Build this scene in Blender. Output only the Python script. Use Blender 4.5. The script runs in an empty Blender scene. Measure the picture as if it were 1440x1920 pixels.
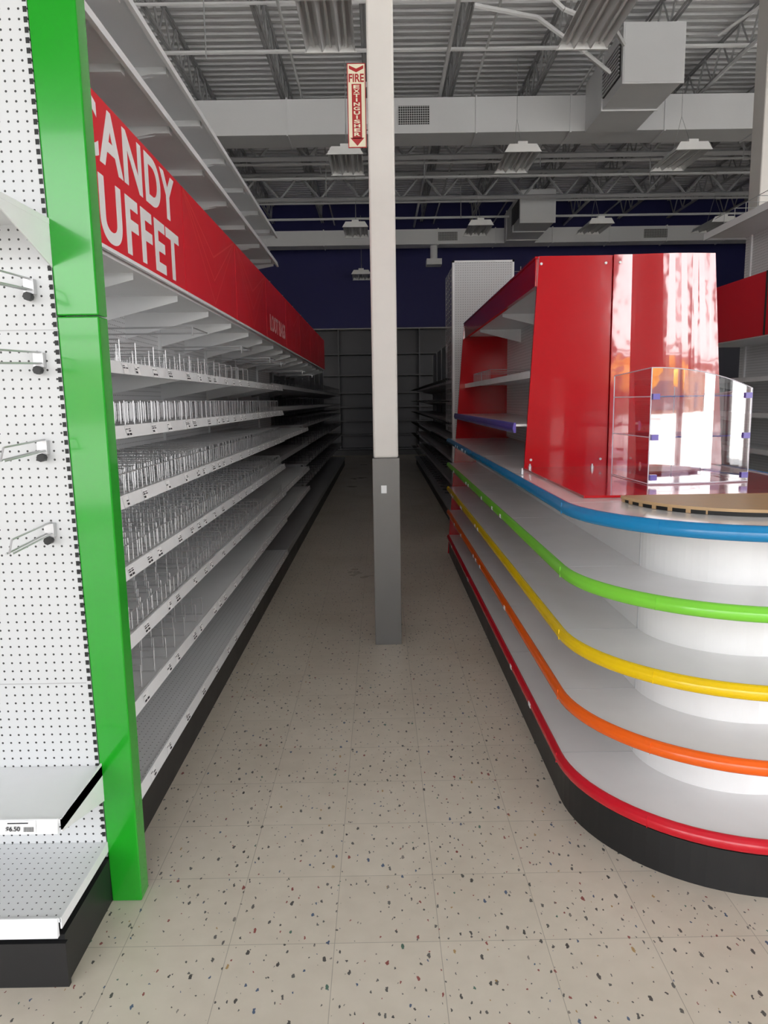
import bpy, math, random
from mathutils import Vector, Matrix
random.seed(4)
H=1.55
scene=bpy.context.scene
COL=scene.collection

# ------------------------------------------------------------ materials
def newmat(name):
    m=bpy.data.materials.new(name); m.use_nodes=True
    nt=m.node_tree; b=nt.nodes.get('Principled BSDF')
    return m,nt,b
def mat(name,col,rough=.5,metal=0.,var=.06,scale=6.,coat=0.,spec=.5,wavy=0.,cior=1.5):
    m,nt,b=newmat(name)
    geo=nt.nodes.new('ShaderNodeNewGeometry')
    nz=nt.nodes.new('ShaderNodeTexNoise'); nz.inputs['Scale'].default_value=scale; nz.inputs['Detail'].default_value=4
    nt.links.new(geo.outputs['Position'],nz.inputs['Vector'])
    mx=nt.nodes.new('ShaderNodeMix'); mx.data_type='RGBA'
    mx.inputs[6].default_value=(*[c*(1-var) for c in col],1)
    mx.inputs[7].default_value=(*[min(1,c*(1+var)) for c in col],1)
    nt.links.new(nz.outputs['Fac'],mx.inputs[0])
    nt.links.new(mx.outputs[2],b.inputs['Base Color'])
    mr=nt.nodes.new('ShaderNodeMapRange'); mr.inputs['To Min'].default_value=max(0,rough*.85); mr.inputs['To Max'].default_value=min(1,rough*1.15)
    nt.links.new(nz.outputs['Fac'],mr.inputs['Value']); nt.links.new(mr.outputs[0],b.inputs['Roughness'])
    b.inputs['Metallic'].default_value=metal
    b.inputs['Coat Weight'].default_value=coat
    b.inputs['Coat Roughness'].default_value=.05
    b.inputs['Coat IOR'].default_value=cior
    b.inputs['Specular IOR Level'].default_value=spec
    if wavy:
        n2=nt.nodes.new('ShaderNodeTexNoise'); n2.inputs['Scale'].default_value=6; n2.inputs['Detail'].default_value=2
        nt.links.new(geo.outputs['Position'],n2.inputs['Vector'])
        bp=nt.nodes.new('ShaderNodeBump'); bp.inputs['Strength'].default_value=wavy; bp.inputs['Distance'].default_value=.02
        nt.links.new(n2.outputs['Fac'],bp.inputs['Height']); nt.links.new(bp.outputs[0],b.inputs['Normal']); nt.links.new(bp.outputs[0],b.inputs['Coat Normal'])
    return m
def M(nt,op,a,b=None,c=None):
    n=nt.nodes.new('ShaderNodeMath'); n.operation=op
    for i,v in enumerate((a,b,c)):
        if v is None: continue
        if isinstance(v,(int,float)): n.inputs[i].default_value=v
        else: nt.links.new(v,n.inputs[i])
    return n.outputs[0]
def pegmat(name,ax,col,rad=.0032,sp=.0254,rough=.45,hole=(.03,.03,.03)):
    m,nt,b=newmat(name)
    geo=nt.nodes.new('ShaderNodeNewGeometry'); sx=nt.nodes.new('ShaderNodeSeparateXYZ')
    nt.links.new(geo.outputs['Position'],sx.inputs[0])
    d=[]
    for a in ax:
        f=M(nt,'FRACT',M(nt,'DIVIDE',M(nt,'ADD',sx.outputs[a],50.),sp))
        s=M(nt,'SUBTRACT',f,.5); d.append(M(nt,'MULTIPLY',s,s))
    fac=M(nt,'LESS_THAN',M(nt,'ADD',d[0],d[1]),(rad/sp)**2)
    mx=nt.nodes.new('ShaderNodeMix'); mx.data_type='RGBA'
    mx.inputs[6].default_value=(*col,1); mx.inputs[7].default_value=(*hole,1)
    nt.links.new(fac,mx.inputs[0]); nt.links.new(mx.outputs[2],b.inputs['Base Color'])
    b.inputs['Roughness'].default_value=rough
    return m

WHITE=mat('white_enamel',(.84,.85,.86),.32)
WHITE2=mat('white_shelf_gloss',(.84,.83,.83),.14)
LIP=mat('white_price_channel',(.90,.91,.92),.25)
DIMW=mat('grey_enamel',(.36,.36,.37),.4)  # white enamel darkened: weak light deep in the aisle put into the colour
DIMD=mat('dark_grey_enamel',(.08,.08,.09),.45)  # darker still, paints in the gloom towards the end of the store
COLW=mat('column_white_paint',(.76,.73,.69),.45)
COLG=mat('column_grey_guard',(.13,.125,.118),.33,metal=.3)
GREEN=mat('green_enamel',(.012,.32,.015),.18,coat=.3)
RED=mat('red_gloss_panel',(.50,.002,.008),.14,coat=.6,var=.03,wavy=.05,cior=1.5)
REDB=mat('red_gloss_curved_panel',(.52,.003,.010),.14,coat=1.,var=.03,wavy=.09,cior=2.0)
REDS=mat('red_sign_print',(.76,.010,.026),.4,var=.03)
REDL=mat('red_sign_line',(.88,.07,.06),.35)
BLACK=mat('black_kick',(.012,.012,.013),.45)
DARK=mat('dark_slot',(.01,.01,.01),.6)
CHROME=mat('chrome_wire',(.55,.55,.56),.38,metal=.6)
LRED=mat('bumper_red',(.62,.005,.02),.25,coat=.2)
LORG=mat('bumper_orange',(.92,.13,.004),.25,coat=.2)
LYEL=mat('bumper_yellow',(.90,.60,.0),.25,coat=.2)
LGRN=mat('bumper_green',(.22,.68,.05),.25,coat=.2)
LBLU=mat('bumper_blue',(.005,.22,.50),.25,coat=.2)
LPUR=mat('bumper_purple',(.12,.08,.42),.25,coat=.3)
WOOD=mat('turntable_wood',(.55,.36,.19),.5,var=.15,scale=18)
NAVY=mat('navy_paint',(.016,.016,.12),.6)
WALLW=mat('wall_paint',(.40,.40,.40),.7)
WALLF=mat('wall_paint_entrance',(.30,.30,.30),.7)
WALLB=mat('wall_paint_rear',(.12,.12,.15),.7)  # wall tone lowered so the dim far end is in the paint
DECK=mat('ceiling_deck_paint',(.86,.86,.87),.5)
STEEL=mat('joist_paint',(.45,.45,.46),.5)
PIPE=mat('conduit_paint',(.80,.80,.80),.4)
DUCT=mat('duct_paint',(.80,.80,.81),.45,scale=1.5,var=.05)
GRILL=mat('grille_dark',(.06,.06,.06),.6)
LAMPW=mat('lamp_housing',(.90,.90,.89),.35)
REFL=mat('lamp_reflector',(.72,.72,.72),.3,metal=.15)
TUBE=mat('lamp_tube',(.85,.86,.85),.2)
CREAM=mat('sign_cream',(.86,.80,.60),.45)
SRED=mat('sign_red',(.42,.012,.012),.4)
LETW=mat('lettering_white',(.88,.88,.88),.4)
PINK=mat('lettering_pink',(.95,.45,.45),.4)
INK=mat('ink',(.02,.02,.025),.6)
TAG=mat('price_tag_paper',(.9,.9,.9),.5)
ASPH=mat('parking_concrete',(.42,.41,.39),.9,var=.12)
BRICK=mat('far_store_brick',(.22,.15,.11),.9,var=.2)
ROOFM=mat('far_store_roof',(.10,.10,.11),.8)
GLD=mat('far_store_glass',(.05,.06,.07),.2)
LEAF=mat('autumn_leaves',(.60,.28,.05),.8,var=.4,scale=3)
BARK=mat('bark',(.10,.07,.05),.9)
FRAME=mat('storefront_frame',(.12,.12,.12),.4,metal=.5)
PEG_XZ=pegmat('pegboard_frontal',(0,2),(.62,.63,.64))
PEG_YZ=pegmat('pegboard_aisle',(1,2),(.84,.85,.86))
PEG_YZD=pegmat('pegboard_aisle_grey',(1,2),(.24,.24,.25))  # darkened copy of the aisle pegboard, stands in for daylight falloff
PEG_XZD=pegmat('pegboard_back_grey',(0,2),(.06,.06,.07))  # back shelving pegboard, far-end dimness painted into its colour
PERF=pegmat('perforated_deck',(0,1),(.80,.81,.82),rad=.0024,rough=.3)
PERFG=pegmat('grille_perforated',(0,2),(.55,.55,.55),rad=.014,sp=.035,hole=(.02,.02,.02))

def glassmat(name,tint,lo,hi,rough=.02):
    m=bpy.data.materials.new(name); m.use_nodes=True; nt=m.node_tree; nt.nodes.clear()
    o=nt.nodes.new('ShaderNodeOutputMaterial'); mx=nt.nodes.new('ShaderNodeMixShader')
    t=nt.nodes.new('ShaderNodeBsdfTransparent'); g=nt.nodes.new('ShaderNodeBsdfGlossy')
    lw=nt.nodes.new('ShaderNodeLayerWeight'); lw.inputs[0].default_value=.25
    t.inputs[0].default_value=(*tint,1); g.inputs['Roughness'].default_value=rough
    mr=nt.nodes.new('ShaderNodeMapRange'); mr.inputs['To Min'].default_value=lo; mr.inputs['To Max'].default_value=hi
    nt.links.new(lw.outputs['Facing'],mr.inputs[0]); nt.links.new(mr.outputs[0],mx.inputs[0])
    nt.links.new(t.outputs[0],mx.inputs[1]); nt.links.new(g.outputs[0],mx.inputs[2]); nt.links.new(mx.outputs[0],o.inputs[0])
    return m
ACRYL=glassmat('clear_acrylic',(.96,.95,.97),.10,.45)
ACRYF=glassmat('clear_acrylic_front',(.92,.90,.94),.30,.65)
ACRYP=glassmat('purple_acrylic',(.40,.30,.58),.15,.6)
ACEDGE=mat('acrylic_edge',(.75,.72,.80),.15)
GLAZ=glassmat('window_glass',(.98,.99,.99),.03,.3)

# floor material
def floormat():
    m,nt,b=newmat('vinyl_tile_floor')
    L=nt.links.new
    geo=nt.nodes.new('ShaderNodeNewGeometry'); pos=geo.outputs['Position']
    sx=nt.nodes.new('ShaderNodeSeparateXYZ'); L(pos,sx.inputs[0])
    T=.305
    def cell(o,off): return M(nt,'DIVIDE',M(nt,'ADD',o,off),T)
    cx=cell(sx.outputs[0],30.5+.155); cy=cell(sx.outputs[1],30.5-.10)
    def edge(c):
        f=M(nt,'FRACT',c); return M(nt,'ABSOLUTE',M(nt,'SUBTRACT',f,.5))
    e=M(nt,'MAXIMUM',edge(cx),edge(cy))
    joint=M(nt,'GREATER_THAN',e,.4968)
    cmb=nt.nodes.new('ShaderNodeCombineXYZ'); L(M(nt,'FLOOR',cx),cmb.inputs[0]); L(M(nt,'FLOOR',cy),cmb.inputs[1])
    wn=nt.nodes.new('ShaderNodeTexWhiteNoise'); L(cmb.outputs[0],wn.inputs[0])
    nz=nt.nodes.new('ShaderNodeTexNoise'); nz.inputs['Scale'].default_value=14; nz.inputs['Detail'].default_value=6; L(pos,nz.inputs[0])
    base=nt.nodes.new('ShaderNodeMix'); base.data_type='RGBA'
    base.inputs[6].default_value=(.62,.55,.455,1); base.inputs[7].default_value=(.76,.69,.585,1)
    L(M(nt,'ADD',M(nt,'MULTIPLY',nz.outputs['Fac'],.8),M(nt,'MULTIPLY',wn.outputs[0],.2)),base.inputs[0])
    cur=base.outputs[2]
    n2=nt.nodes.new('ShaderNodeTexNoise'); n2.inputs['Scale'].default_value=1.3; n2.inputs['Detail'].default_value=5; L(pos,n2.inputs[0])
    n3=nt.nodes.new('ShaderNodeTexNoise'); n3.inputs['Scale'].default_value=110; L(pos,n3.inputs[0])
    vm=nt.nodes.new('ShaderNodeVectorMath'); vm.operation='MULTIPLY_ADD'; L(n3.outputs['Color'],vm.inputs[0]); vm.inputs[1].default_value=(.012,.012,0); L(pos,vm.inputs[2])
    for k,(sc,th,keep,off,sy,rot) in enumerate([(27,.088,.38,0,.45,.25),(35,.070,.42,7.3,.6,1.1)]):
        mp=nt.nodes.new('ShaderNodeMapping'); mp.inputs['Location'].default_value=(off,off,0); mp.inputs['Scale'].default_value=(1,sy,0); mp.inputs['Rotation'].default_value=(0,0,rot)
        L(vm.outputs[0],mp.inputs[0])
        v=nt.nodes.new('ShaderNodeTexVoronoi'); v.voronoi_dimensions='2D'; v.inputs['Scale'].default_value=sc; L(mp.outputs[0],v.inputs['Vector'])
        sc2=nt.nodes.new('ShaderNodeSeparateColor'); L(v.outputs['Color'],sc2.inputs[0])
        thr=M(nt,'MULTIPLY',M(nt,'ADD',.4,M(nt,'MULTIPLY',sc2.outputs[1],1.1)),th)
        f=M(nt,'MULTIPLY',M(nt,'LESS_THAN',v.outputs['Distance'],thr),M(nt,'GREATER_THAN',sc2.outputs[0],keep))
        cr=nt.nodes.new('ShaderNodeValToRGB'); cr.color_ramp.interpolation='CONSTANT'
        els=cr.color_ramp.elements
        cols=[(.0,(.035,.035,.04)),(.42,(.26,.03,.03)),(.53,(.03,.08,.18)),(.64,(.08,.08,.08)),(.84,(.04,.14,.10)),(.89,(.42,.25,.08)),(.93,(.22,.19,.17))]
        els[0].position=0; els[0].color=(*cols[0][1],1); els[1].position=cols[1][0]; els[1].color=(*cols[1][1],1)
        for p,c in cols[2:]:
            e2=els.new(p); e2.color=(*c,1)
        L(sc2.outputs[2],cr.inputs[0])
        mx=nt.nodes.new('ShaderNodeMix'); mx.data_type='RGBA'; L(M(nt,'MULTIPLY',f,.9),mx.inputs[0]); L(cur,mx.inputs[6]); L(cr.outputs[0],mx.inputs[7])
        cur=mx.outputs[2]
    mx=nt.nodes.new('ShaderNodeMix'); mx.data_type='RGBA'; L(M(nt,'MULTIPLY',joint,.5),mx.inputs[0]); L(cur,mx.inputs[6]); mx.inputs[7].default_value=(.16,.14,.11,1)
    mx2=nt.nodes.new('ShaderNodeMix'); mx2.data_type='RGBA'; mx2.blend_type='MULTIPLY'
    L(mx.outputs[2],mx2.inputs[6]); mx2.inputs[7].default_value=(.72,.68,.62,1)
    mr=nt.nodes.new('ShaderNodeMapRange'); mr.inputs['From Min'].default_value=.5; mr.inputs['From Max'].default_value=.8; mr.inputs['To Max'].default_value=.5; L(n2.outputs['Fac'],mr.inputs[0])
    L(mr.outputs[0],mx2.inputs[0])
    L(mx2.outputs[2],b.inputs['Base Color'])
    mr2=nt.nodes.new('ShaderNodeMapRange'); mr2.inputs['To Min'].default_value=.2; mr2.inputs['To Max'].default_value=.45; L(n2.outputs['Fac'],mr2.inputs[0])
    L(mr2.outputs[0],b.inputs['Roughness'])
    return m
FLOOR=floormat()

# ------------------------------------------------------------ mesh builder
class MB:
    def __init__(s): s.v=[];s.f=[];s.m=[];s.ms=[];s.sm=[]
    def mi(s,m):
        if m not in s.ms: s.ms.append(m)
        return s.ms.index(m)
    def add(s,vs,fs,m,smooth=False):
        o=len(s.v); s.v+=[tuple(v) for v in vs]; k=s.mi(m)
        for f in fs: s.f.append([o+i for i in f]); s.m.append(k); s.sm.append(smooth)
    def box(s,x0,x1,y0,y1,z0,z1,m):
        if x0>x1:x0,x1=x1,x0
        if y0>y1:y0,y1=y1,y0
        if z0>z1:z0,z1=z1,z0
        vs=[(x0,y0,z0),(x1,y0,z0),(x1,y1,z0),(x0,y1,z0),(x0,y0,z1),(x1,y0,z1),(x1,y1,z1),(x0,y1,z1)]
        s.add(vs,[(0,3,2,1),(4,5,6,7),(0,1,5,4),(1,2,6,5),(2,3,7,6),(3,0,4,7)],m)
    def hexa(s,vs,m):
        s.add(vs,[(0,3,2,1),(4,5,6,7),(0,1,5,4),(1,2,6,5),(2,3,7,6),(3,0,4,7)],m)
    def prism(s,poly,ax,a0,a1,m,smooth=False):
        def P(p,a):
            return {0:(a,p[0],p[1]),1:(p[0],a,p[1]),2:(p[0],p[1],a)}[ax]
        n=len(poly); vs=[P(p,a0) for p in poly]+[P(p,a1) for p in poly]
        s.add(vs,[(i,(i+1)%n,n+(i+1)%n,n+i) for i in range(n)],m,smooth)
        s.add(vs,[tuple(range(n))[::-1],tuple(range(n,2*n))],m)
    def wire(s,p,q,r,m,n=4):
        p=Vector(p);q=Vector(q);d=(q-p)
        if d.length<1e-6:return
        d.normalize(); u=d.orthogonal().normalized(); w=d.cross(u)
        vs=[]
        for c in (p,q):
            for i in range(n):
                a=2*math.pi*i/n+.785; vs.append(c+u*math.cos(a)*r+w*math.sin(a)*r)
        s.add(vs,[(i,(i+1)%n,n+(i+1)%n,n+i) for i in range(n)],m,n>6)
        s.add(vs,[tuple(range(n))[::-1],tuple(range(n,2*n))],m)
    def pline(s,pts,r,m,n=4):
        for a,b in zip(pts[:-1],pts[1:]): s.wire(a,b,r,m,n)
    def sweep(s,path,prof,m):
        n=len(path);k=len(prof);vs=[]
        for i,p in enumerate(path):
            a=Vector(path[max(0,i-1)]);b=Vector(path[min(n-1,i+1)])
            t=(b-a).normalized(); nn=Vector((t.y,-t.x))
            for o,z in prof: vs.append((p[0]+nn.x*o,p[1]+nn.y*o,z))
        fs=[]
        for i in range(n-1):
            for j in range(k):
                fs.append((i*k+j,i*k+(j+1)%k,(i+1)*k+(j+1)%k,(i+1)*k+j))
        s.add(vs,fs,m,True)
        s.add(vs,[tuple(range(k)),tuple(range((n-1)*k,n*k))[::-1]],m)
    def finish(s,name,parent=None,bevel=0,recalc=True):
        me=bpy.data.meshes.new(name); me.from_pydata(s.v,[],s.f)
        for m in s.ms: me.materials.append(m)
        for i,p in enumerate(me.polygons): p.material_index=s.m[i]; p.use_smooth=s.sm[i]
        me.update()
        import bmesh
        if recalc:
            bm=bmesh.new(); bm.from_mesh(me); bmesh.ops.recalc_face_normals(bm,faces=bm.faces); bm.to_mesh(me); bm.free()
        o=bpy.data.objects.new(name,me); COL.objects.link(o)
        if parent: o.parent=parent
        if bevel:
            b=o.modifiers.new('bevel','BEVEL'); b.width=bevel; b.segments=2; b.limit_method='ANGLE'; b.angle_limit=math.radians(50)
        return o
def empty(name):
    e=bpy.data.objects.new(name,None); COL.objects.link(e); e.empty_display_size=.1; return e
def text(name,body,center,ux,uy,w,h,m,parent,bold=.02,depth=.001,space=1.):
    cu=bpy.data.curves.new(name,'FONT'); cu.body=body; cu.align_x='CENTER'; cu.offset=bold; cu.extrude=.001; cu.space_character=space
    ob=bpy.data.objects.new(name+'_tmp',cu); COL.objects.link(ob)
    bpy.context.view_layer.update()
    dg=bpy.context.evaluated_depsgraph_get()
    me=bpy.data.meshes.new_from_object(ob.evaluated_get(dg)); bpy.data.objects.remove(ob)
    xs=[v.co.x for v in me.vertices]; ys=[v.co.y for v in me.vertices]
    x0,x1,y0,y1=min(xs),max(xs),min(ys),max(ys)
    ux=Vector(ux);uy=Vector(uy);n=ux.cross(uy);c=Vector(center)
    for v in me.vertices:
        a=(v.co.x-(x0+x1)/2)/(x1-x0)*w; b=(v.co.y-(y0+y1)/2)/(y1-y0)*h; zz=v.co.z/.001*depth
        v.co=c+ux*a+uy*b+n*zz
    me.materials.clear(); me.materials.append(m)
    o=bpy.data.objects.new(name,me); COL.objects.link(o); o.parent=parent
    return o

# ------------------------------------------------------------ camera
f=1385.
cam=bpy.data.cameras.new('camera'); co=bpy.data.objects.new('camera',cam); COL.objects.link(co)
cam.sensor_fit='VERTICAL'; cam.sensor_height=36; cam.lens=f/1920*36; cam.clip_start=.05; cam.clip_end=200
cy=Vector(((712-720)/f,(960-752)/f,-1)).normalized()
cz=Vector((720-860,10180-960,f)).normalized()
cz=(cz-cy*cz.dot(cy)).normalized(); cx=cy.cross(cz)
R=Matrix((cx,cy,cz)).to_4x4()
co.matrix_world=Matrix.Translation((0,0,H))@R
scene.camera=co

# ------------------------------------------------------------ room shell
YB=22.;YF=-5.5;XL=-9.;XR=12.;ZC=7.1
b=MB(); b.box(XL-.2,XR+.2,YF-.2,YB+.2,-.1,0,FLOOR); b.finish('floor')
b=MB(); b.box(XL,XR,YB,YB+.2,0,3.4,WALLB); b.box(XL,XR,YB,YB+.2,3.4,ZC,NAVY); b.finish('wall_back')
b=MB(); b.box(XL-.2,XL,YF,YB,0,ZC,WALLW); b.finish('wall_left')
b=MB(); y=YF-.2; P=.2; prof=[]
while y<YB+.2:
    prof+=[(y,ZC),(y+.02,ZC+.075),(y+.10,ZC+.075),(y+.12,ZC)]; y+=P
prof.append((y,ZC))
n=len(prof); vs=[(XL-.2,p[0],p[1]) for p in prof]+[(XR+.2,p[0],p[1]) for p in prof]
b.add(vs,[(i,i+1,n+i+1,n+i) for i in range(n-1)],DECK)
b.box(XL-.2,XR+.2,YF-.2,YB+.2,ZC+.09,ZC+.2,DECK)
b.finish('ceiling')
WT=5.0
b=MB(); wins=[(-8.4,-5.3),(-5.0,-1.9),(-1.6,1.6),(4.2,7.2),(7.5,10.5)]
px=XL
for (a,c) in wins:
    b.box(px,a,YF-.2,YF,0,WT,WALLF); px=c
b.box(px,XR,YF-.2,YF,0,WT,WALLF); b.box(XL,XR,YF-.2,YF,WT,ZC,WALLF)
for (a,c) in wins: b.box(a,c,YF-.2,YF,0,.12,WALLF)
b.finish('wall_front')
wi=0
for (a,c) in wins:
    wi+=1; b=MB()
    for xx in (a,(a+c)/2-.03,c-.06): b.box(xx,xx+.06,YF-.14,YF-.06,.12,WT,FRAME)
    for zz in (.12,2.4,WT-.06): b.box(a,c,YF-.14,YF-.06,zz,zz+.06,FRAME)
    b.add([(a,YF-.1,.12),(c,YF-.1,.12),(c,YF-.1,WT),(a,YF-.1,WT)],[(0,1,2,3)],GLAZ)
    b.finish('window_%d'%wi)
added_winr=[(-5.2,-2.0),(-1.7,1.5),(1.8,5.0)]  # unseen side windows, added to light the aisle faces from the right
b=MB(); px=YF
for (a,c) in added_winr: b.box(XR,XR+.2,px,a,0,WT,WALLW); px=c; b.box(XR,XR+.2,a,c,0,.12,WALLW)
b.box(XR,XR+.2,px,YB,0,WT,WALLW); b.box(XR,XR+.2,YF,YB,WT,ZC,WALLW); b.finish('wall_right')
for (a,c) in added_winr:
    wi+=1; b=MB()
    for xx in (a,(a+c)/2-.03,c-.06): b.box(XR+.06,XR+.14,xx,xx+.06,.12,WT,FRAME)
    for zz in (.12,2.4,3.7,WT-.06): b.box(XR+.06,XR+.14,a,c,zz,zz+.06,FRAME)
    b.add([(XR+.1,a,.12),(XR+.1,c,.12),(XR+.1,c,WT),(XR+.1,a,WT)],[(0,1,2,3)],GLAZ)
    b.finish('window_%d'%wi)
def portal(loc,sx,sy,rot):
    ld=bpy.data.lights.new('window_portal','AREA'); ld.shape='RECTANGLE'; ld.size=sx; ld.size_y=sy; ld.cycles.is_portal=True
    lo=bpy.data.objects.new('window_portal',ld); COL.objects.link(lo); lo.location=loc; lo.rotation_euler=rot
portal((-3.4,YF-.02,WT/2+.06),10.0,WT-.12,(math.radians(90),0,0))
portal((7.35,YF-.02,WT/2+.06),6.3,WT-.12,(math.radians(90),0,0))
portal((XR+.02,-.1,WT/2+.06),10.2,WT-.12,(math.radians(90),0,math.radians(90)))
b=MB(); b.box(-60,60,-80,YF-.21,-.12,-.02,ASPH); b.box(XR+.21,60,YF-.21,40,-.12,-.02,ASPH); b.finish('parking_lot_ground')
b=MB(); b.box(-50,58,-70,-62,-.02,5.0,BRICK); b.box(-51,59,-71,-61.6,5.0,5.5,ROOFM)
x=-48
while x<55: b.box(x,x+3.2,-61.99,-61.9,.3,3.0,GLD); x+=4.5
b.finish('far_store_building')
import bmesh
def tree(x,y,h):
    e=empty('autumn_tree'); 
    b=MB(); b.wire((x,y,-.02),(x,y,h*.5),.12,BARK,8)
    for a in range(5):
        t=a*1.26; b.wire((x,y,h*.4),(x+math.cos(t)*h*.2,y+math.sin(t)*h*.2,h*.65),.05,BARK,6)
    b.finish('trunk',e)
    bm=bmesh.new()
    for k in range(9):
        m=Matrix.Translation((x+random.uniform(-.2,.2)*h,y+random.uniform(-.2,.2)*h,h*random.uniform(.5,.85)))
        r=bmesh.ops.create_icosphere(bm,subdivisions=2,radius=h*random.uniform(.12,.18),matrix=m)
        for v in r['verts']: v.co+=Vector([random.uniform(-.15,.15) for _ in range(3)])
    me=bpy.data.meshes.new('crown'); bm.to_mesh(me); bm.free(); me.materials.append(LEAF)
    o=bpy.data.objects.new('crown',me); COL.objects.link(o); o.parent=e
for (x,y,h) in [(-14,-44,4.5),(-4,-46,5),(9,-44,4.0),(19,-46,4.5),(26,-43,4.5)]: tree(x,y,h)

# ------------------------------------------------------------ roof joists, girders, ducts, lamps
def truss(b,p0,p1,zl,zt,step,r=.022,ch=.035):
    p0=Vector(p0);p1=Vector(p1);d=(p1-p0);L=d.length;d.normalize()
    side=Vector((-d.y,d.x,0))
    for z in (zl,zt):
        for s in (-1,1):
            o=side*s*ch*.7
            a=p0+o;c=p1+o
            b.wire((a.x,a.y,z),(c.x,c.y,z),ch*.6,STEEL)
    n=int(L/step)
    for i in range(n):
        a=p0+d*(i*step);m=p0+d*((i+.5)*step);c=p0+d*((i+1)*step)
        b.wire((a.x,a.y,zt),(m.x,m.y,zl),r*.8,STEEL); b.wire((m.x,m.y,zl),(c.x,c.y,zt),r*.8,STEEL)
x=-8.54
while x<11.8:
    b=MB(); truss(b,(x,YF+.05,0),(x,YB-.05,0),6.58,7.05,.62); b.finish('roof_joist'); x+=1.4
for y in (4.66,14.4,17.2):
    b=MB(); truss(b,(XL+.1,y,0),(XR-.1,y,0),5.98,6.5,.9,.035,.06); b.finish('roof_girder')
b=MB()
for (y,z,rr_) in ((7.5,6.55,.022),(8.9,6.55,.016),(10.2,6.55,.022),(11.4,6.5,.03),(13.6,6.3,.03),(15.3,6.15,.025),(15.8,6.4,.02),(16.6,6.25,.03),(18.4,6.2,.025),(19.5,6.1,.03)):
    b.wire((XL+.1,y,z),(XR-.1,y,z),rr_,PIPE,6)
for x in (-1.2,1.6,3.3,6.2): b.wire((x,YF+.1,6.5),(x,YB-.1,6.5),.02,PIPE,6)
for x in (1.05,5.3): b.wire((x,YF+.1,6.42),(x,YB-.1,6.42),.03,PIPE,6)
b.pline([(1.0,9.0,6.4),(1.6,9.2,6.45),(2.2,9.3,6.0),(2.9,9.6,5.9),(3.25,10.4,6.1)],.03,PIPE,6)
b.pline([(1.2,9.6,6.2),(2.0,9.8,6.15),(2.6,9.9,5.8),(3.1,10.5,5.8)],.03,PIPE,6)
b.pline([(5.2,9.0,6.5),(4.7,9.6,6.2),(4.4,10.2,6.1),(4.3,10.9,6.4)],.02,PIPE,6)
for (x,y) in ((-2.0,9.5),(-1.0,15.5),(.9,14.6),(2.9,13.8),(5.2,14.8),(6.4,13.6),(1.9,17.5)):
    b.wire((x,y,6.55),(x,y,5.6),.008,STEEL)
b.finish('ceiling_conduit')
def duct(segs):
    b=MB()
    for s in segs:
        b.box(*s,DUCT)
        x0,x1,y0,y1,z0,z1=s
        if x1-x0>y1-y0:
            x=x0
            while x<=x1: b.box(x-.012,x+.012,y0-.02,y1+.02,z0-.02,z1+.02,DUCT); x+=1.5
        else:
            y=y0+.02
            while y<=y1: b.box(x0-.02,x1+.02,y-.012,y+.012,z0-.02,z1+.02,DUCT); y+=.95
    return b
b=duct([(-8.9,11.9,12.5,13.1,5.75,6.28),(3.33,4.12,10.6,12.5,5.72,6.44)])
b.box(.36,.86,12.47,12.5,5.88,6.15,PERFG)
b.box(6.6,7.1,12.47,12.5,5.88,6.15,PERFG)
b.box(3.31,3.33,10.75,11.5,5.85,6.3,GRILL)
for i in range(9): b.box(3.295,3.315,10.75,11.5,5.86+i*.05,5.88+i*.05,DUCT)
b.finish('air_duct')
b=duct([(-8.9,11.9,20.2,20.7,5.6,5.98),(3.33,4.12,17.9,20.2,5.6,6.3)])
b.box(1.6,2.1,20.17,20.2,5.68,5.9,PERFG); b.box(7,7.6,20.17,20.2,5.68,5.9,PERFG)
b.box(3.31,3.33,18.1,19.0,5.75,6.15,GRILL)
b.wire((1.5,20.45,5.2),(1.5,20.45,5.6),.1,DUCT,10); b.box(1.3,1.7,20.25,20.65,5.1,5.25,DUCT)
b.finish('air_duct')
def lamp(x,y,z,L=.5):
    b=MB()
    b.box(x-.07,x+.07,y-L,y+L,z+.06,z+.12,LAMPW)
    for c in (-.17,0,.17):
        pr=[(x+c-.085,z-.03),(x+c-.05,z+.045),(x+c+.05,z+.045),(x+c+.085,z-.03),(x+c+.08,z-.03),(x+c+.045,z+.037),(x+c-.045,z+.037),(x+c-.08,z-.03)]
        b.prism(pr,1,y-L,y+L,REFL); b.wire((x+c,y-L+.03,z+.01),(x+c,y+L-.03,z+.01),.014,TUBE,8)
    for s in (-1,1):
        b.prism([(x-.27,z-.035),(x+.27,z-.035),(x+.2,z+.075),(x-.2,z+.075)],1,y+s*L,y+s*(L+.03),LAMPW)
        b.box(x-.012,x+.012,y+s*L*.7-.01,y+s*L*.7+.01,z+.1,z+.14,LAMPW)
        b.wire((x,y+s*L*.7,z+.13),(x,y,z+.6),.004,STEEL)
    b.wire((x,y,z+.6),(x,y,6.6),.004,STEEL)
    b.finish('highbay_lamp')
for x in (-.45,2.15,4.65,7.2):
    for y in (7.75,11.95,16.5): lamp(x,y,5.15)
lamp(-.45,21.3,5.0)

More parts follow.
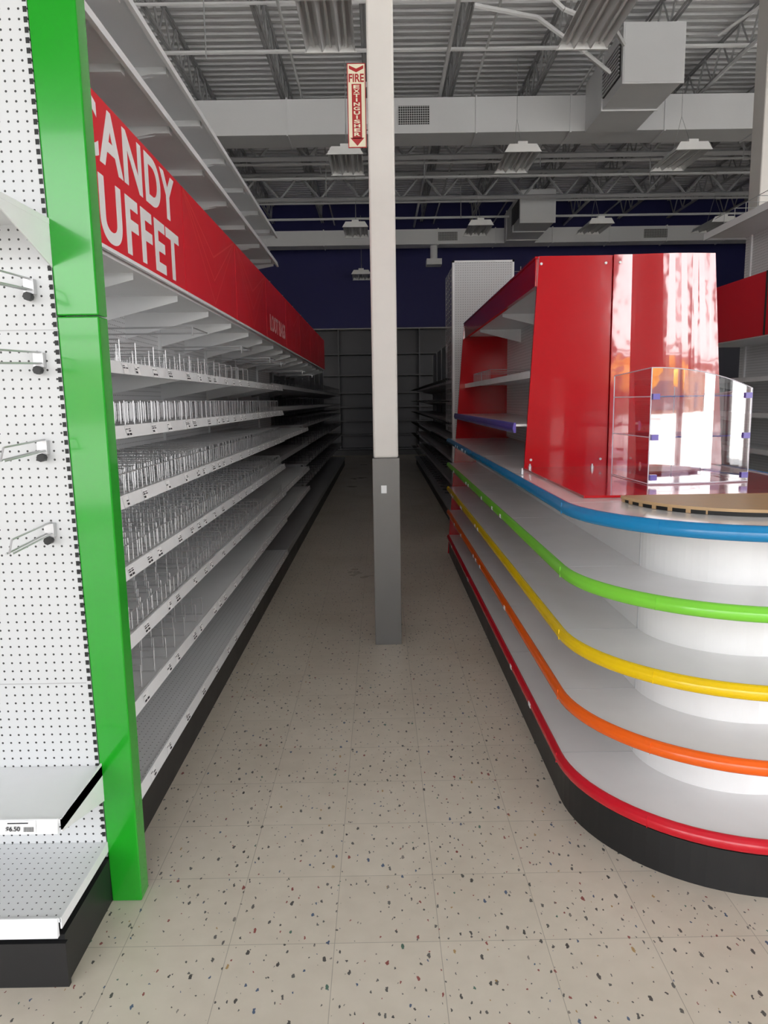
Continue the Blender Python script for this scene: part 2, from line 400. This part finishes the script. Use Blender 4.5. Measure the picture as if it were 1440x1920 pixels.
# ------------------------------------------------------------ column + sign
e=empty('support_column')
b=MB(); b.box(-.045,.11,4.58,4.735,1.2,5.96,COLW); b.finish('shaft',e,.012)
b=MB(); b.box(-.052,.117,4.573,4.742,0,1.2,COLG); b.box(.0,.035,4.571,4.575,.98,1.03,LIP); b.finish('guard',e,.008)
e=empty('support_column')
b=MB(); b.box(4.05,4.3,8.2,8.45,0,6.55,COLW); b.finish('shaft',e,.012)
e=empty('fire_extinguisher_sign')
y=4.60; x0,x1=-.160,-.053; z0,z1=3.02,3.48; xc=(x0+x1)/2
b=MB(); b.box(x0,x1,y,y+.004,z0,z1,SRED); b.box(x0+.005,x1-.005,y-.001,y,z0+.005,z1-.005,CREAM)
b.box(x1,-.045,y,y+.02,z0+.1,z0+.13,STEEL); b.box(x1,-.045,y,y+.02,z1-.13,z1-.1,STEEL)
yy=y-.0015
def poly(pts,m): b.add([(p[0],yy,p[1]) for p in pts],[tuple(range(len(pts)))],m)
poly([(x0+.012,z1-.012),(xc,z1-.03),(x1-.012,z1-.012),(x1-.012,z1-.03),(xc,z1-.05),(x0+.012,z1-.03)],SRED)
poly([(xc-.028,z0+.05),(xc+.028,z0+.05),(xc+.028,z1-.112),(xc-.028,z1-.112)],SRED)
poly([(x0+.012,z0+.055),(xc,z0+.01),(x1-.012,z0+.055)],SRED)
b.finish('plate',e)
text('word_fire','FIRE',(xc,yy-.0005,z1-.08),(1,0,0),(0,0,1),.088,.045,SRED,e,.025,.0003)
s='EXTINGUISHER'
for i,ch in enumerate(s):
    w=.036 if ch!='I' else .009
    text('letter_%d'%i,ch,(xc,yy-.0006,z1-.128-i*.0235),(1,0,0),(0,0,1),w,.019,CREAM,e,.03,.0003)

# ------------------------------------------------------------ left gondola
X1=-.88;XB=-1.36
zs=[.20,.51,.755,.995,1.24,1.475,1.69]
Y0=2.24;Y1=6.72
e=empty('candy_aisle_shelving')
b=MB()
b.box(X1-.02,XB-.1,Y0,18.2,0,.15,BLACK)
b.box(X1-.015,X1-.005,Y0,18.2,0,.14,BLACK)
b.finish('kick',e)
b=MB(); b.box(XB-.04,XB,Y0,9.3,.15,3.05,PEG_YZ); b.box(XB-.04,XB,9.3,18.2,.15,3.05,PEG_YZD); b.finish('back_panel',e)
b=MB()
y=Y0
while y<18.2:
    b.box(XB,XB+.015,y-.015,y+.015,.15,3.05,WHITE if y<9 else DIMW); y+=1.22
b.finish('uprights',e)
b=MB();lp=MB();tg=MB()
def shelf(y0,y1,z,xf,xb=XB,m=WHITE,lm=None):
    b.box(xf,xb,y0,y1,z-.012,z,m)
    s=1 if xf>xb else -1
    lp.prism([(xf-.004*s,z+.006),(xf+.004*s,z+.006),(xf+.014*s,z-.036),(xf-.002*s,z-.036)],1,y0,y1,lm or LIP)
    y=y0
    while y<y1-.01:
        for yy in (y+.01,min(y+1.2,y1-.01)):
            b.prism([(xb,z-.012),(xf-.03*s,z-.012),(xf-.03*s,z-.03),(xb,z-.11)],1,yy-.0015,yy+.0015,m)
        y+=1.22
def tags(y0,y1,z,xf,step=.21):
    y=y0+random.uniform(.02,.1)
    while y<y1-.1:
        w=.055
        tg.add([(xf+.015,y,z-.034),(xf+.015,y+w,z-.034),(xf+.0065,y+w,z+.001),(xf+.0065,y,z+.001)],[(0,1,2,3)],TAG)
        for a,c,d in ((.15,.35,INK),(.5,.62,INK),(.72,.8,INK)):
            for (u0,u1) in ((.05,.45),(.55,.95)):
                if random.random()<.75:
                    def pt(u,v): return (xf+.0155-.0085*v,y+w*u,z-.034+.035*v)
                    tg.add([pt(u0,a),pt(u1,a),pt(u1,c),pt(u0,c)],[(0,1,2,3)],d)
        y+=step*random.choice((.6,1,1,1.4))
for i,z in enumerate(zs):
    shelf(Y0,Y1,z,X1,m=PERF if i==0 else WHITE)
    tags(Y0,Y1,z,X1)
    end=9.2 if i in (2,4,1) else 6.72
    if end>7: shelf(Y1+.01,end,z,X1-.02); tags(Y1,end,z,X1-.02,.4)
    shelf(max(end,Y1)+.02,18.2,z+(.03 if i else 0),X1-.09 if i else X1,m=DIMW,lm=DIMW)
for z in (2.76,3.0):
    shelf(Y0,Y1,z,X1,m=WHITE)
    y=Y0
    while y<Y1: b.box(X1-.02,XB,y-.02,y+.02,z-.04,z-.012,WHITE); y+=.61
b.box(X1-.01,XB,Y0,12.,2.035,2.05,WHITE)
y=Y0
while y<12: b.prism([(XB,2.035),(X1-.03,2.035),(X1-.03,2.01),(XB,1.9)],1,y,y+.004,WHITE); y+=.61
shelf(Y1+.1,12,2.76,X1-.25); 
b.finish('shelves',e); lp.finish('price_channels',e); tg.finish('price_tags',e)
w=MB(); r=.0018
def divider(y,z,h,step=.05,x0=X1-.02,x1=XB+.05,m=CHROME):
    w.pline([(x0,y,z+.004),(x0,y,z+h),(x1,y,z+h),(x1,y,z+.004)],r*1.3,m)
    w.wire((x0,y,z+.006),(x1,y,z+.006),r,m)
    x=x0-step
    while x>x1: w.wire((x,y,z+.004),(x,y,z+h),r,m); x-=step
def fence(y0,y1,z,h,step=.028,x=X1-.012):
    w.wire((x,y0,z+h),(x,y1,z+h),r*1.3,CHROME); w.wire((x,y0,z+.01),(x,y1,z+.01),r,CHROME)
    y=y0
    while y<y1: w.wire((x,y,z+.006),(x,y,z+h),r,CHROME); y+=step
def divs(z,y0,y1,step,h,st=.05,m=CHROME):
    y=y0
    while y<y1: divider(y,z,h,st,m=m); y+=step*random.choice((.8,1,1,1.3))
divs(zs[6],2.45,5.2,.17,.085,.07)
divs(zs[5],2.3,6.6,.1,.09); fence(2.3,6.6,zs[5],.085,.03,X1-.2)
divs(zs[4],2.3,6.6,.1,.09,.04); fence(2.3,6.6,zs[4],.075,.05)
divs(zs[3],2.3,6.6,.12,.09); fence(2.3,6.6,zs[3],.07,.05)
divs(zs[2],2.3,5.6,.13,.09); fence(2.3,6.6,zs[2],.07,.06)
divs(zs[1],2.3,3.6,.16,.09)
for z in zs[1:]:
    divs(z+.03,9.3,17,.35,.1,.09,m=DIMD)
for y in (3.5,4.72,5.94,6.6,8.4,9.6):
    w.pline([(XB,y,1.9),(X1+.02,y,1.9),(X1+.02,y,1.86)],.004,CHROME,6)
    w.pline([(XB,y+.3,1.9),(X1+.02,y+.3,1.9)],.004,CHROME,6)
    w.wire((X1+.02,y,1.9),(X1+.02,y+.3,1.9),.003,CHROME,6)
w.finish('wire_dividers',e)
e2=empty('candy_buffet_sign')
XS=X1+.012
def fascia(y0,y1,z0=2.055,z1=2.51,x=XS):
    b=MB(); b.box(x-.008,x,y0+.002,y1-.002,z0,z1,REDS); b.box(x-.008,x+.004,y0,y1,z0-.012,z0,LIP); 
    return b
b=fascia(Y0,Y0+1.22); b.finish('panel',e2)
text('word_candy','CANDY',(XS+.001,2.80,2.40),(0,1,0),(0,0,1),1.07,.185,LETW,e2,.028,.0006,1.08)
text('word_buffet','BUFFET',(XS+.001,2.805,2.17),(0,1,0),(0,0,1),1.12,.20,LETW,e2,.028,.0006,1.12)
def chev(b,y0,y1,x,m=REDL):
    wd=(y1-y0)
    for i in range(3):
        for s in (-1,1):
            yA=y0+wd/2;yB=yA+s*(wd/2-.03)
            zA=2.07+i*.12; zB=min(2.5,zA+.42*(1 if i==0 else .8))
            b.add([(x+.0008,yA,zA),(x+.0008,yB,zB),(x+.0008,yB,zB+.008),(x+.0008,yA,zA+.01)],[(0,1,2,3)],m)
y=Y0+1.22;i=0
while y<12:
    ee=empty('loot_bags_sign' if i==2 else 'red_fascia_panel')
    b=fascia(y+.004,y+1.216)
    if i!=2: chev(b,y,y+1.22,XS)
    b.finish('panel',ee)
    if i==2:
        text('word_loot','LOOT BAGS',(XS+.001,y+.66,2.19),(0,1,0),(0,0,1),.95,.13,PINK,ee,.025,.0005)
    y+=1.22;i+=1

# green post
e=empty('green_end_post')
b=MB()
def post(z0,z1):
    def L(z): return -.869-.045*(z/2.6)
    def Rr(z): return -.776-.010*(z/2.6)
    b.hexa([(L(z0),2.13,z0),(Rr(z0),2.13,z0),(Rr(z0),2.20,z0),(L(z0),2.20,z0),(L(z1),2.13,z1),(Rr(z1),2.13,z1),(Rr(z1),2.20,z1),(L(z1),2.20,z1)],GREEN)
post(0.0,1.797); post(1.80,3.1)
b.finish('post',e,.004)

# endcap
e=empty('endcap_pegboard_display')
b=MB()
b.hexa([(-2.1,2.135,.15),(-.875,2.135,.15),(-.875,2.2,.15),(-2.1,2.2,.15),(-2.1,2.135,3.1),(-.925,2.135,3.1),(-.925,2.2,3.1),(-2.1,2.2,3.1)],PEG_XZ)
b.box(-2.1,-.87,1.80,2.235,0,.145,BLACK); b.box(-2.1,-.862,1.785,1.80,0,.13,BLACK)
z=.22
while z<3.0:
    xx=-.871-.045*(z/2.6)
    b.box(xx-.012,xx-.002,2.1335,2.136,z,z+.014,DARK); z+=.0254
for zz in (.72,1.76): b.box(-2.1,-.90,2.1342,2.136,zz,zz+.003,STEEL)
b.finish('pegboard',e)
b=MB()
def endshelf(z,yf,pm,hl=.035):
    b.box(-2.1,-.872,yf,2.134,z-.012,z,pm)
    b.prism([(yf,z+.004),(yf-.006,z+.004),(yf-.012,z-hl),(yf,z-hl)],0,-2.1,-.878,LIP)
    b.box(-.874,-.870,yf,2.134,z-.03,z+.002,WHITE)
endshelf(.20,1.79,PERF,.05)
b.prism([(2.134,.465),(1.84,.455),(1.84,.42),(2.134,.34)],0,-.874,-.870,WHITE)
endshelf(.455,1.84,WHITE)
b.prism([(2.134,2.06),(1.84,2.06),(1.84,2.03),(2.134,1.93)],0,-.905,-.901,WHITE)
b.box(-2.1,-.9,1.84,2.134,2.045,2.06,WHITE)
b.finish('shelves',e)
b=MB()
for x in (-1.085,-.975):
    b.add([(x-.045,1.8265,.424),(x+.04,1.8265,.424),(x+.04,1.831,.457),(x-.045,1.831,.457)],[(0,1,2,3)],TAG)
    for k in range(11):
        xx=x+.008+k*.0025
        b.add([(xx,1.8262,.428),(xx+.0013,1.8262,.428),(xx+.0013,1.8278,.441),(xx,1.8278,.441)],[(0,1,2,3)],INK)
    b.add([(x-.035,1.8285,.450),(x+.02,1.8285,.450),(x+.02,1.829,.453),(x-.035,1.829,.453)],[(0,1,2,3)],INK)
b.finish('price_tag',e)
text('price','$6.50',(-.995,1.8255,.4365),(1,0,0),(0,.1,.99),.038,.015,INK,e,.02,.0002)
text('price','$6.50',(-1.105,1.8255,.4365),(1,0,0),(0,.1,.99),.038,.015,INK,e,.02,.0002)
b=MB()
for (x,z) in ((-.965,1.87),(-.955,1.67),(-.965,1.425),(-.965,1.185)):
    for dx in (-.008,.008): b.wire((x+dx,2.134,z),(x+dx,1.88,z-.012),.0028,CHROME,6)
    b.wire((x,2.134,z+.03),(x,1.9,z+.022),.0028,CHROME,6)
    b.wire((x,1.9,z+.022),(x,1.88,z-.012),.0028,CHROME,6)
    b.box(x-.014,x+.014,2.115,2.134,z-.012,z+.028,CHROME)
    b.wire((x,2.12,z-.02),(x,2.10,z-.02),.012,BLACK,8)
b.finish('peg_hooks',e)

# ------------------------------------------------------------ rainbow counter
CX=1.29;CY=2.69;RR=.62;YE=7.40
def caps(r,yend,n=40):
    p=[(CX-r,yend)]
    k=8
    for i in range(1,k): p.append((CX-r,yend+(CY-yend)*i/k))
    for i in range(n+1):
        a=math.pi+math.pi*i/n; p.append((CX+r*math.cos(a),CY+r*math.sin(a)))
    for i in range(1,k): p.append((CX+r,CY+(yend-CY)*i/k))
    p.append((CX+r,yend)); return p
e=empty('rainbow_candy_counter')
b=MB(); b.prism(caps(.607,YE),2,0,.14,BLACK); b.finish('kick',e)
b=MB()
core=caps(.33,YE)
b.prism(core,2,.14,1.15,WHITE2)
for (px,py) in ((CX-.332,CY),(CX-.332,CY+1.2)): b.box(px,px+.003,py-.002,py+.002,.2,1.15,STEEL)
b.finish('core',e)
levels=[(.192,LRED),(.449,LORG),(.687,LYEL),(.929,LGRN),(1.17,LBLU)]
b=MB();lb=MB()
for z,m in levels:
    b.prism(caps(RR-.012,YE),2,z-.025,z,WHITE2)
    path=caps(RR-.014,YE)
    prof=[(0,z+.003),(.003,z+.0055),(.010,z+.004),(.016,z-.002),(.0185,z-.008),(.0205,z-.010),(.0225,z-.018),(.0225,z-.026),(.020,z-.036),(.013,z-.042),(0,z-.043)]
    lb.sweep(path,prof,m)
    for ang in (180,226,):
        a=math.radians(ang); c=Vector((CX+math.cos(a)*.628,CY+math.sin(a)*.628,0)); t=Vector((-math.sin(a),math.cos(a),0))*.0008
        n=Vector((math.cos(a),math.sin(a),0))*.001
        q=[c-t-n*3,c+t-n*3,c+t+n*.9,c-t+n*.9]
        lb.hexa([(p.x,p.y,z-.040) for p in q]+[(p.x,p.y,z) for p in q],m)
    y=CY
    while y<YE-.1:
        b.box(CX-RR+.015,CX-.33,y-.0012,y+.0012,z,z+.0006,STEEL); y+=1.16
    for k in range(6):
        yy=random.uniform(3.0,7.2)
        lb.box(CX-RR-.0095,CX-RR-.0070,yy,yy+.04,z-.033,z-.013,TAG)
b.finish('shelves',e); lb.finish('bumpers',e)
def sl(z): return CX-.62+.165*(z/2.28)
b=MB()
b.box(CX-.03,CX+.03,4.1,YE,1.18,2.2,PEG_YZ)
b.box(.86,CX+.43,4.1,YE,2.16,2.2,WHITE)
b.box(.75,CX,4.1,YE,1.40,1.412,WHITE2); b.box(CX,CX*2-.75,4.1,YE,1.40,1.412,WHITE2)
b.box(.85,CX,4.1,YE,1.685,1.70,WHITE); b.box(.845,.85,4.1,YE,1.665,1.705,LIP)
for y in (4.3,5.5,6.7): b.prism([(CX,2.16),(.9,2.16),(.9,2.14),(CX,2.04)],1,y,y+.004,WHITE)
b.finish('upper_shelves',e)
b=MB(); b.sweep([(.75,YE-.02),(.75,5.5),(.75,4.1)],[(0,1.42),(.012,1.42),(.018,1.39),(.012,1.365),(0,1.365)],LPUR); b.finish('purple_bumper',e)
b=MB()
b.pline([(.87,5.9,1.78),(.87,6.9,1.78)],.003,CHROME); b.pline([(1.2,5.9,1.78),(1.2,6.9,1.78)],.003,CHROME)
for k in range(16):
    yy=5.9+k*.066; b.pline([(.87,yy,1.70),(.87,yy,1.78)],.002,CHROME)
for yy in (5.9,6.4,6.9): b.pline([(.87,yy,1.703),(.87,yy,1.78),(1.2,yy,1.78),(1.2,yy,1.703)],.002,CHROME)
b.finish('wire_basket',e)
b=MB()
b.hexa([(sl(0),YE,0),(2*CX-sl(0),YE,0),(2*CX-sl(0),YE+.03,0),(sl(0),YE+.03,0),(sl(2.28),YE,2.28),(2*CX-sl(2.28),YE,2.28),(2*CX-sl(2.28),YE+.03,2.28),(sl(2.28),YE+.03,2.28)],RED)
for s in (0,1):
    xa=.835; xb=.86
    if s: xa,xb=2*CX-xa,2*CX-xb
    b.box(xa,xb,4.06,YE,2.14,2.285,RED)
b.box(.83,2*CX-.83,4.04,YE,2.28,2.29,RED)
z0,z1=1.18,2.29
NB=14
def xl(z): return .785+(z-z0)/(z1-z0)*.065
def xr(z): return 1.86-(z-z0)/(z1-z0)*.09
def fold(prof0,prof1,th=.02):
    n=len(prof0); vs=[]
    for pr,z in ((prof0,z0),(prof1,z1)):
        for (x,y) in pr: vs.append((x,y,z))
        for (x,y) in pr: vs.append((x,y+th,z))
    fs=[]
    for i in range(n-1):
        fs+= [(i,i+1,2*n+i+1,2*n+i),(n+i+1,n+i,3*n+i,3*n+i+1),(i,n+i,n+i+1,i+1),(2*n+i,2*n+i+1,3*n+i+1,3*n+i)]
    fs+=[(0,2*n,3*n,n),(n-1,2*n-1,4*n-1,3*n-1)]
    return vs,fs
vs,fs=fold([(xl(z0),4.03),(1.235,4.03)],[(xl(z1),4.03),(1.235,4.03)]); b.add(vs,fs,RED)
vs,fs=fold([(1.239,4.015),(1.345,4.015)],[(1.239,4.015),(1.335,4.015)]); b.add(vs,fs,REDB)
def arc(z):
    a=1.345 if z==z0 else 1.335; c=xr(z); pts=[]
    for i in range(NB+1):
        t=i/NB; pts.append((a+(c-a)*t,4.015-.018*math.sin(math.pi*t)))
    return pts
vs,fs=fold(arc(z0),arc(z1)); b.add(vs,fs,REDB,False)
b.box(.85,1.77,4.05,4.10,1.18,2.28,RED)
for (x,z) in ((.86,2.25),(1.2,2.25),(1.27,2.25),(1.70,2.25),(.82,1.22),(1.2,1.22)):
    yy=4.012 if x>1.23 and x<1.33 else 4.027
    b.wire((x,yy+.005,z),(x,yy-.004,z),.007,CHROME,8)
b.box(.775,2*CX-.775,2.80,4.03,1.171,1.180,RED)
b.finish('red_panels',e)
b=MB()
for (x,y) in ((.80,3.95),(1.12,3.9),(.715,3.72)):
    b.wire((x,y,1.172),(x,y,1.195),.009,CHROME,8); b.wire((x,y,1.195),(x,y,1.205),.005,CHROME,8)
b.finish('bolts',e)

# D-shaped wooden board
e=empty('wooden_display_board')
b=MB(); dc=(1.29,2.69); rr=.41
def dsh(k,y0=0): return [(dc[0]+rr*k*math.cos(math.pi+math.pi*i/80),dc[1]+y0+rr*k*math.sin(math.pi+math.pi*i/80)) for i in range(81)]
b.prism(dsh(1),2,1.184,1.194,WOOD)
b.prism(dsh(.97,-.01),2,1.1705,1.184,DARK)
c3=dsh(.99)
for i in range(0,80,4):
    a=Vector(c3[i]);c=Vector(c3[i+1]); m=Vector(dc); ai=m+(a-m)*.95; ci=m+(c-m)*.95
    b.hexa([(a.x,a.y,1.171),(c.x,c.y,1.171),(ci.x,ci.y,1.171),(ai.x,ai.y,1.171),(a.x,a.y,1.184),(c.x,c.y,1.184),(ci.x,ci.y,1.184),(ai.x,ai.y,1.184)],WOOD)
b.finish('board',e)

# acrylic display case
e=empty('acrylic_display_case')
ang=math.radians(8)
b=MB(); w_,d_,h_=.46,.44,.49
def quad(p,m): b.add(p,[(0,1,2,3)],m)
quad([(0,0,0),(0,d_,0),(0,d_,h_-.02),(0,0,h_)],ACRYL)
quad([(w_,0,0),(w_,d_,0),(w_,d_,h_-.12),(w_,0,h_-.09)],ACRYL)
quad([(w_*.52,.0,0),(w_*.52,d_,0),(w_*.52,d_,h_-.06),(w_*.52,0,h_-.03)],ACRYL)
n=10; pts=[]
for i in range(n+1):
    tt=i/n; pts.append((w_*tt,-.02*math.sin(math.pi*tt)))
for i in range(n):
    (xa,ya),(xc_,yc)=pts[i],pts[i+1]
    za=h_-.09*(i/n)**2; zc=h_-.09*((i+1)/n)**2
    quad([(xa,ya,0),(xc_,yc,0),(xc_,yc,zc),(xa,ya,za)],ACRYF)
    b.wire((xa,ya,za),(xc_,yc,zc),.002,ACEDGE)
    for z in (.20,.37): b.wire((xa,ya+.004,z),(xc_,yc+.004,z),.003,LPUR)
    b.wire((xa,ya,.003),(xc_,yc,.003),.003,ACEDGE)
for (x,y,h) in ((0,0,h_),(w_,0,h_-.09),(0,d_,h_-.02),(w_,d_,h_-.12)): b.wire((x,y,0),(x,y,h),.0025,ACEDGE)
for (p,q) in (((0,0,h_),(0,d_,h_-.02)),((w_,0,h_-.09),(w_,d_,h_-.12)),((0,0,.003),(0,d_,.003)),((w_,0,.003),(w_,d_,.003)),((0,0,.20),(0,d_,.20)),((0,0,.37),(0,d_,.37))): b.wire(p,q,.0025,ACEDGE)
for z in (.03,.20,.37):
    b.add([(p[0]*.98+.005,p[1]+.006,z) for p in pts+[(w_,d_),(0,d_)]],[tuple(range(n+3))],ACRYP)
    for x in (.005,w_-.035,.24): b.box(x,x+.03,-.012,.006,z-.012,z+.012,LPUR)
for x in (.15,.31): b.wire((x,.1,0),(x,.1,h_-.08),.002,ACEDGE)
for v in range(len(b.v)):
    x,y,z=b.v[v]; b.v[v]=(1.135+x*math.cos(ang)-y*math.sin(ang)*.3,3.12+x*math.sin(ang)+y*math.cos(ang),1.181+z)
b.finish('case',e)

# ------------------------------------------------------------ generic gondolas
def gondola(name,xf,xb,y0,y1,levels,ztop,fas=None,canopy=None,kz=.15,peg=PEG_YZ,wh=WHITE,lip=LIP):
    e=empty(name); s=1 if xf>xb else -1
    b=MB()
    b.box(xf-.02*s,xb,y0,y1,0,kz,BLACK)
    b.box(xb-.04*s,xb,y0,y1,kz,ztop,peg)
    for z in levels:
        xx=xf if z<.3 else xf-.06*s
        b.box(xx,xb,y0,y1,z-.02,z,wh); b.box(xx,xx+.01*s,y0,y1,z-.035,z+.005,lip)
        y=y0
        while y<=y1: b.prism([(xb,z-.02),(xx-.03*s,z-.02),(xx-.03*s,z-.04),(xb,z-.12)],1,y,y+.004,wh); y+=1.22
    y=y0
    while y<=y1: b.box(xb,xb+.015*s,y-.015,y+.015,kz,ztop,wh); y+=1.22
    if canopy:
        b.box(xf-.05*s,xb,y0,y1,canopy-.03,canopy,wh); b.box(xf-.05*s,xf-.04*s,y0,y1,canopy-.05,canopy+.01,lip)
    if fas:
        b.box(xf,xf-.01*s,y0,y1,fas[0],fas[1],REDS); b.box(xf-.01*s,xb,y0,y1,fas[0]-.01,fas[0]+.01,wh)
    b.finish('body',e)
    return e
e=gondola('party_aisle_shelving',3.1,3.55,2.4,7.4,[.2,.5,.8,1.1,1.4,1.7],3.05,fas=(2.03,2.53),canopy=3.08)
b=MB()
for k in range(5):
    b.box(3.085,3.1,2.4+k*1.22,2.403+k*1.22,2.03,2.53,DARK)
for k in range(14): b.pline([(3.15,4.4+k*.2,3.08),(3.15,4.4+k*.2,3.18),(3.5,4.4+k*.2,3.18),(3.5,4.4+k*.2,3.08)],.003,CHROME)
b.pline([(3.15,4.4,3.18),(3.15,7.2,3.18)],.003,CHROME)
b.finish('details',e)
e=gondola('aisle_gondola',.86,1.30,8.3,18.2,[.2,.5,.8,1.05,1.3,1.55,1.8],2.6,peg=PEG_YZD,wh=DIMW,lip=DIMW)
b=MB()
b.box(.82,1.44,8.2,8.25,0,3.0,PEG_XZ); b.box(.80,.82,8.19,8.27,0,3.02,WHITE); b.box(1.44,1.46,8.19,8.27,0,3.02,WHITE); b.box(.80,1.46,8.19,8.27,3.0,3.02,WHITE)
for k in range(30): b.wire((.79,8.2,1.2+k*.06),(.79,8.9,1.2+k*.06),.003,CHROME)
for k in range(5): b.wire((.79,8.2+k*.17,1.2),(.79,8.2+k*.17,2.95),.003,CHROME)
for k in range(26): b.wire((1.465,8.19,1.4+k*.06),(1.53,8.19,1.4+k*.06),.003,CHROME)
b.wire((1.53,8.19,1.4),(1.53,8.19,2.95),.004,CHROME)
for z in (.5,.8,1.05,1.3,1.55,1.8):
    for k in range(30): b.wire((.84,8.5+k*.32,z-.02),(.74,8.5+k*.32,z-.01),.006,BLACK)
b.finish('endcap',e)
e=gondola('aisle_gondola',1.9,1.36,8.3,18.2,[.2,.6,1.0,1.4,1.8],2.6,peg=PEG_YZD,wh=DIMW,lip=DIMW)
e=empty('back_wall_shelving'); b=MB()
b.box(-3.5,3.5,21.5,21.95,0,.15,BLACK); b.box(-3.5,3.5,21.9,21.95,.15,3.6,PEG_XZD)
for z in (.2,.6,1.0,1.4,1.8,2.3,2.9): b.box(-3.5,3.5,21.45 if z<.3 else 21.5,21.9,z-.03,z,DIMD)
for k in range(7): b.box(-3.5+k*1.16,-3.46+k*1.16,21.6,21.9,.15,3.6,DIMD)
b.box(-3.5,3.5,21.45,21.9,3.57,3.6,DIMW)
b.finish('body',e)

# ------------------------------------------------------------ daylight
sd=bpy.data.lights.new('sun','SUN'); sd.energy=23; sd.angle=.01; sd.color=(1,.96,.91)
so=bpy.data.objects.new('sun',sd); COL.objects.link(so)
so.rotation_euler=Vector((.45,-.25,-1)).to_track_quat('-Z','Y').to_euler()
w=bpy.data.worlds.new('world'); scene.world=w; w.use_nodes=True; nt=w.node_tree
bg=nt.nodes['Background']
tc=nt.nodes.new('ShaderNodeTexCoord'); sp=nt.nodes.new('ShaderNodeSeparateXYZ'); nt.links.new(tc.outputs['Generated'],sp.inputs[0])
cr=nt.nodes.new('ShaderNodeValToRGB'); nt.links.new(sp.outputs[2],cr.inputs[0])
cr.color_ramp.elements[0].position=0; cr.color_ramp.elements[0].color=(1,.975,.96,1)
cr.color_ramp.elements[1].position=.6; cr.color_ramp.elements[1].color=(.66,.70,.76,1)
nt.links.new(cr.outputs[0],bg.inputs[0]); bg.inputs[1].default_value=7.4
try:
    scene.view_settings.view_transform='Standard'; scene.view_settings.look='None'
except Exception as ex: print(ex)
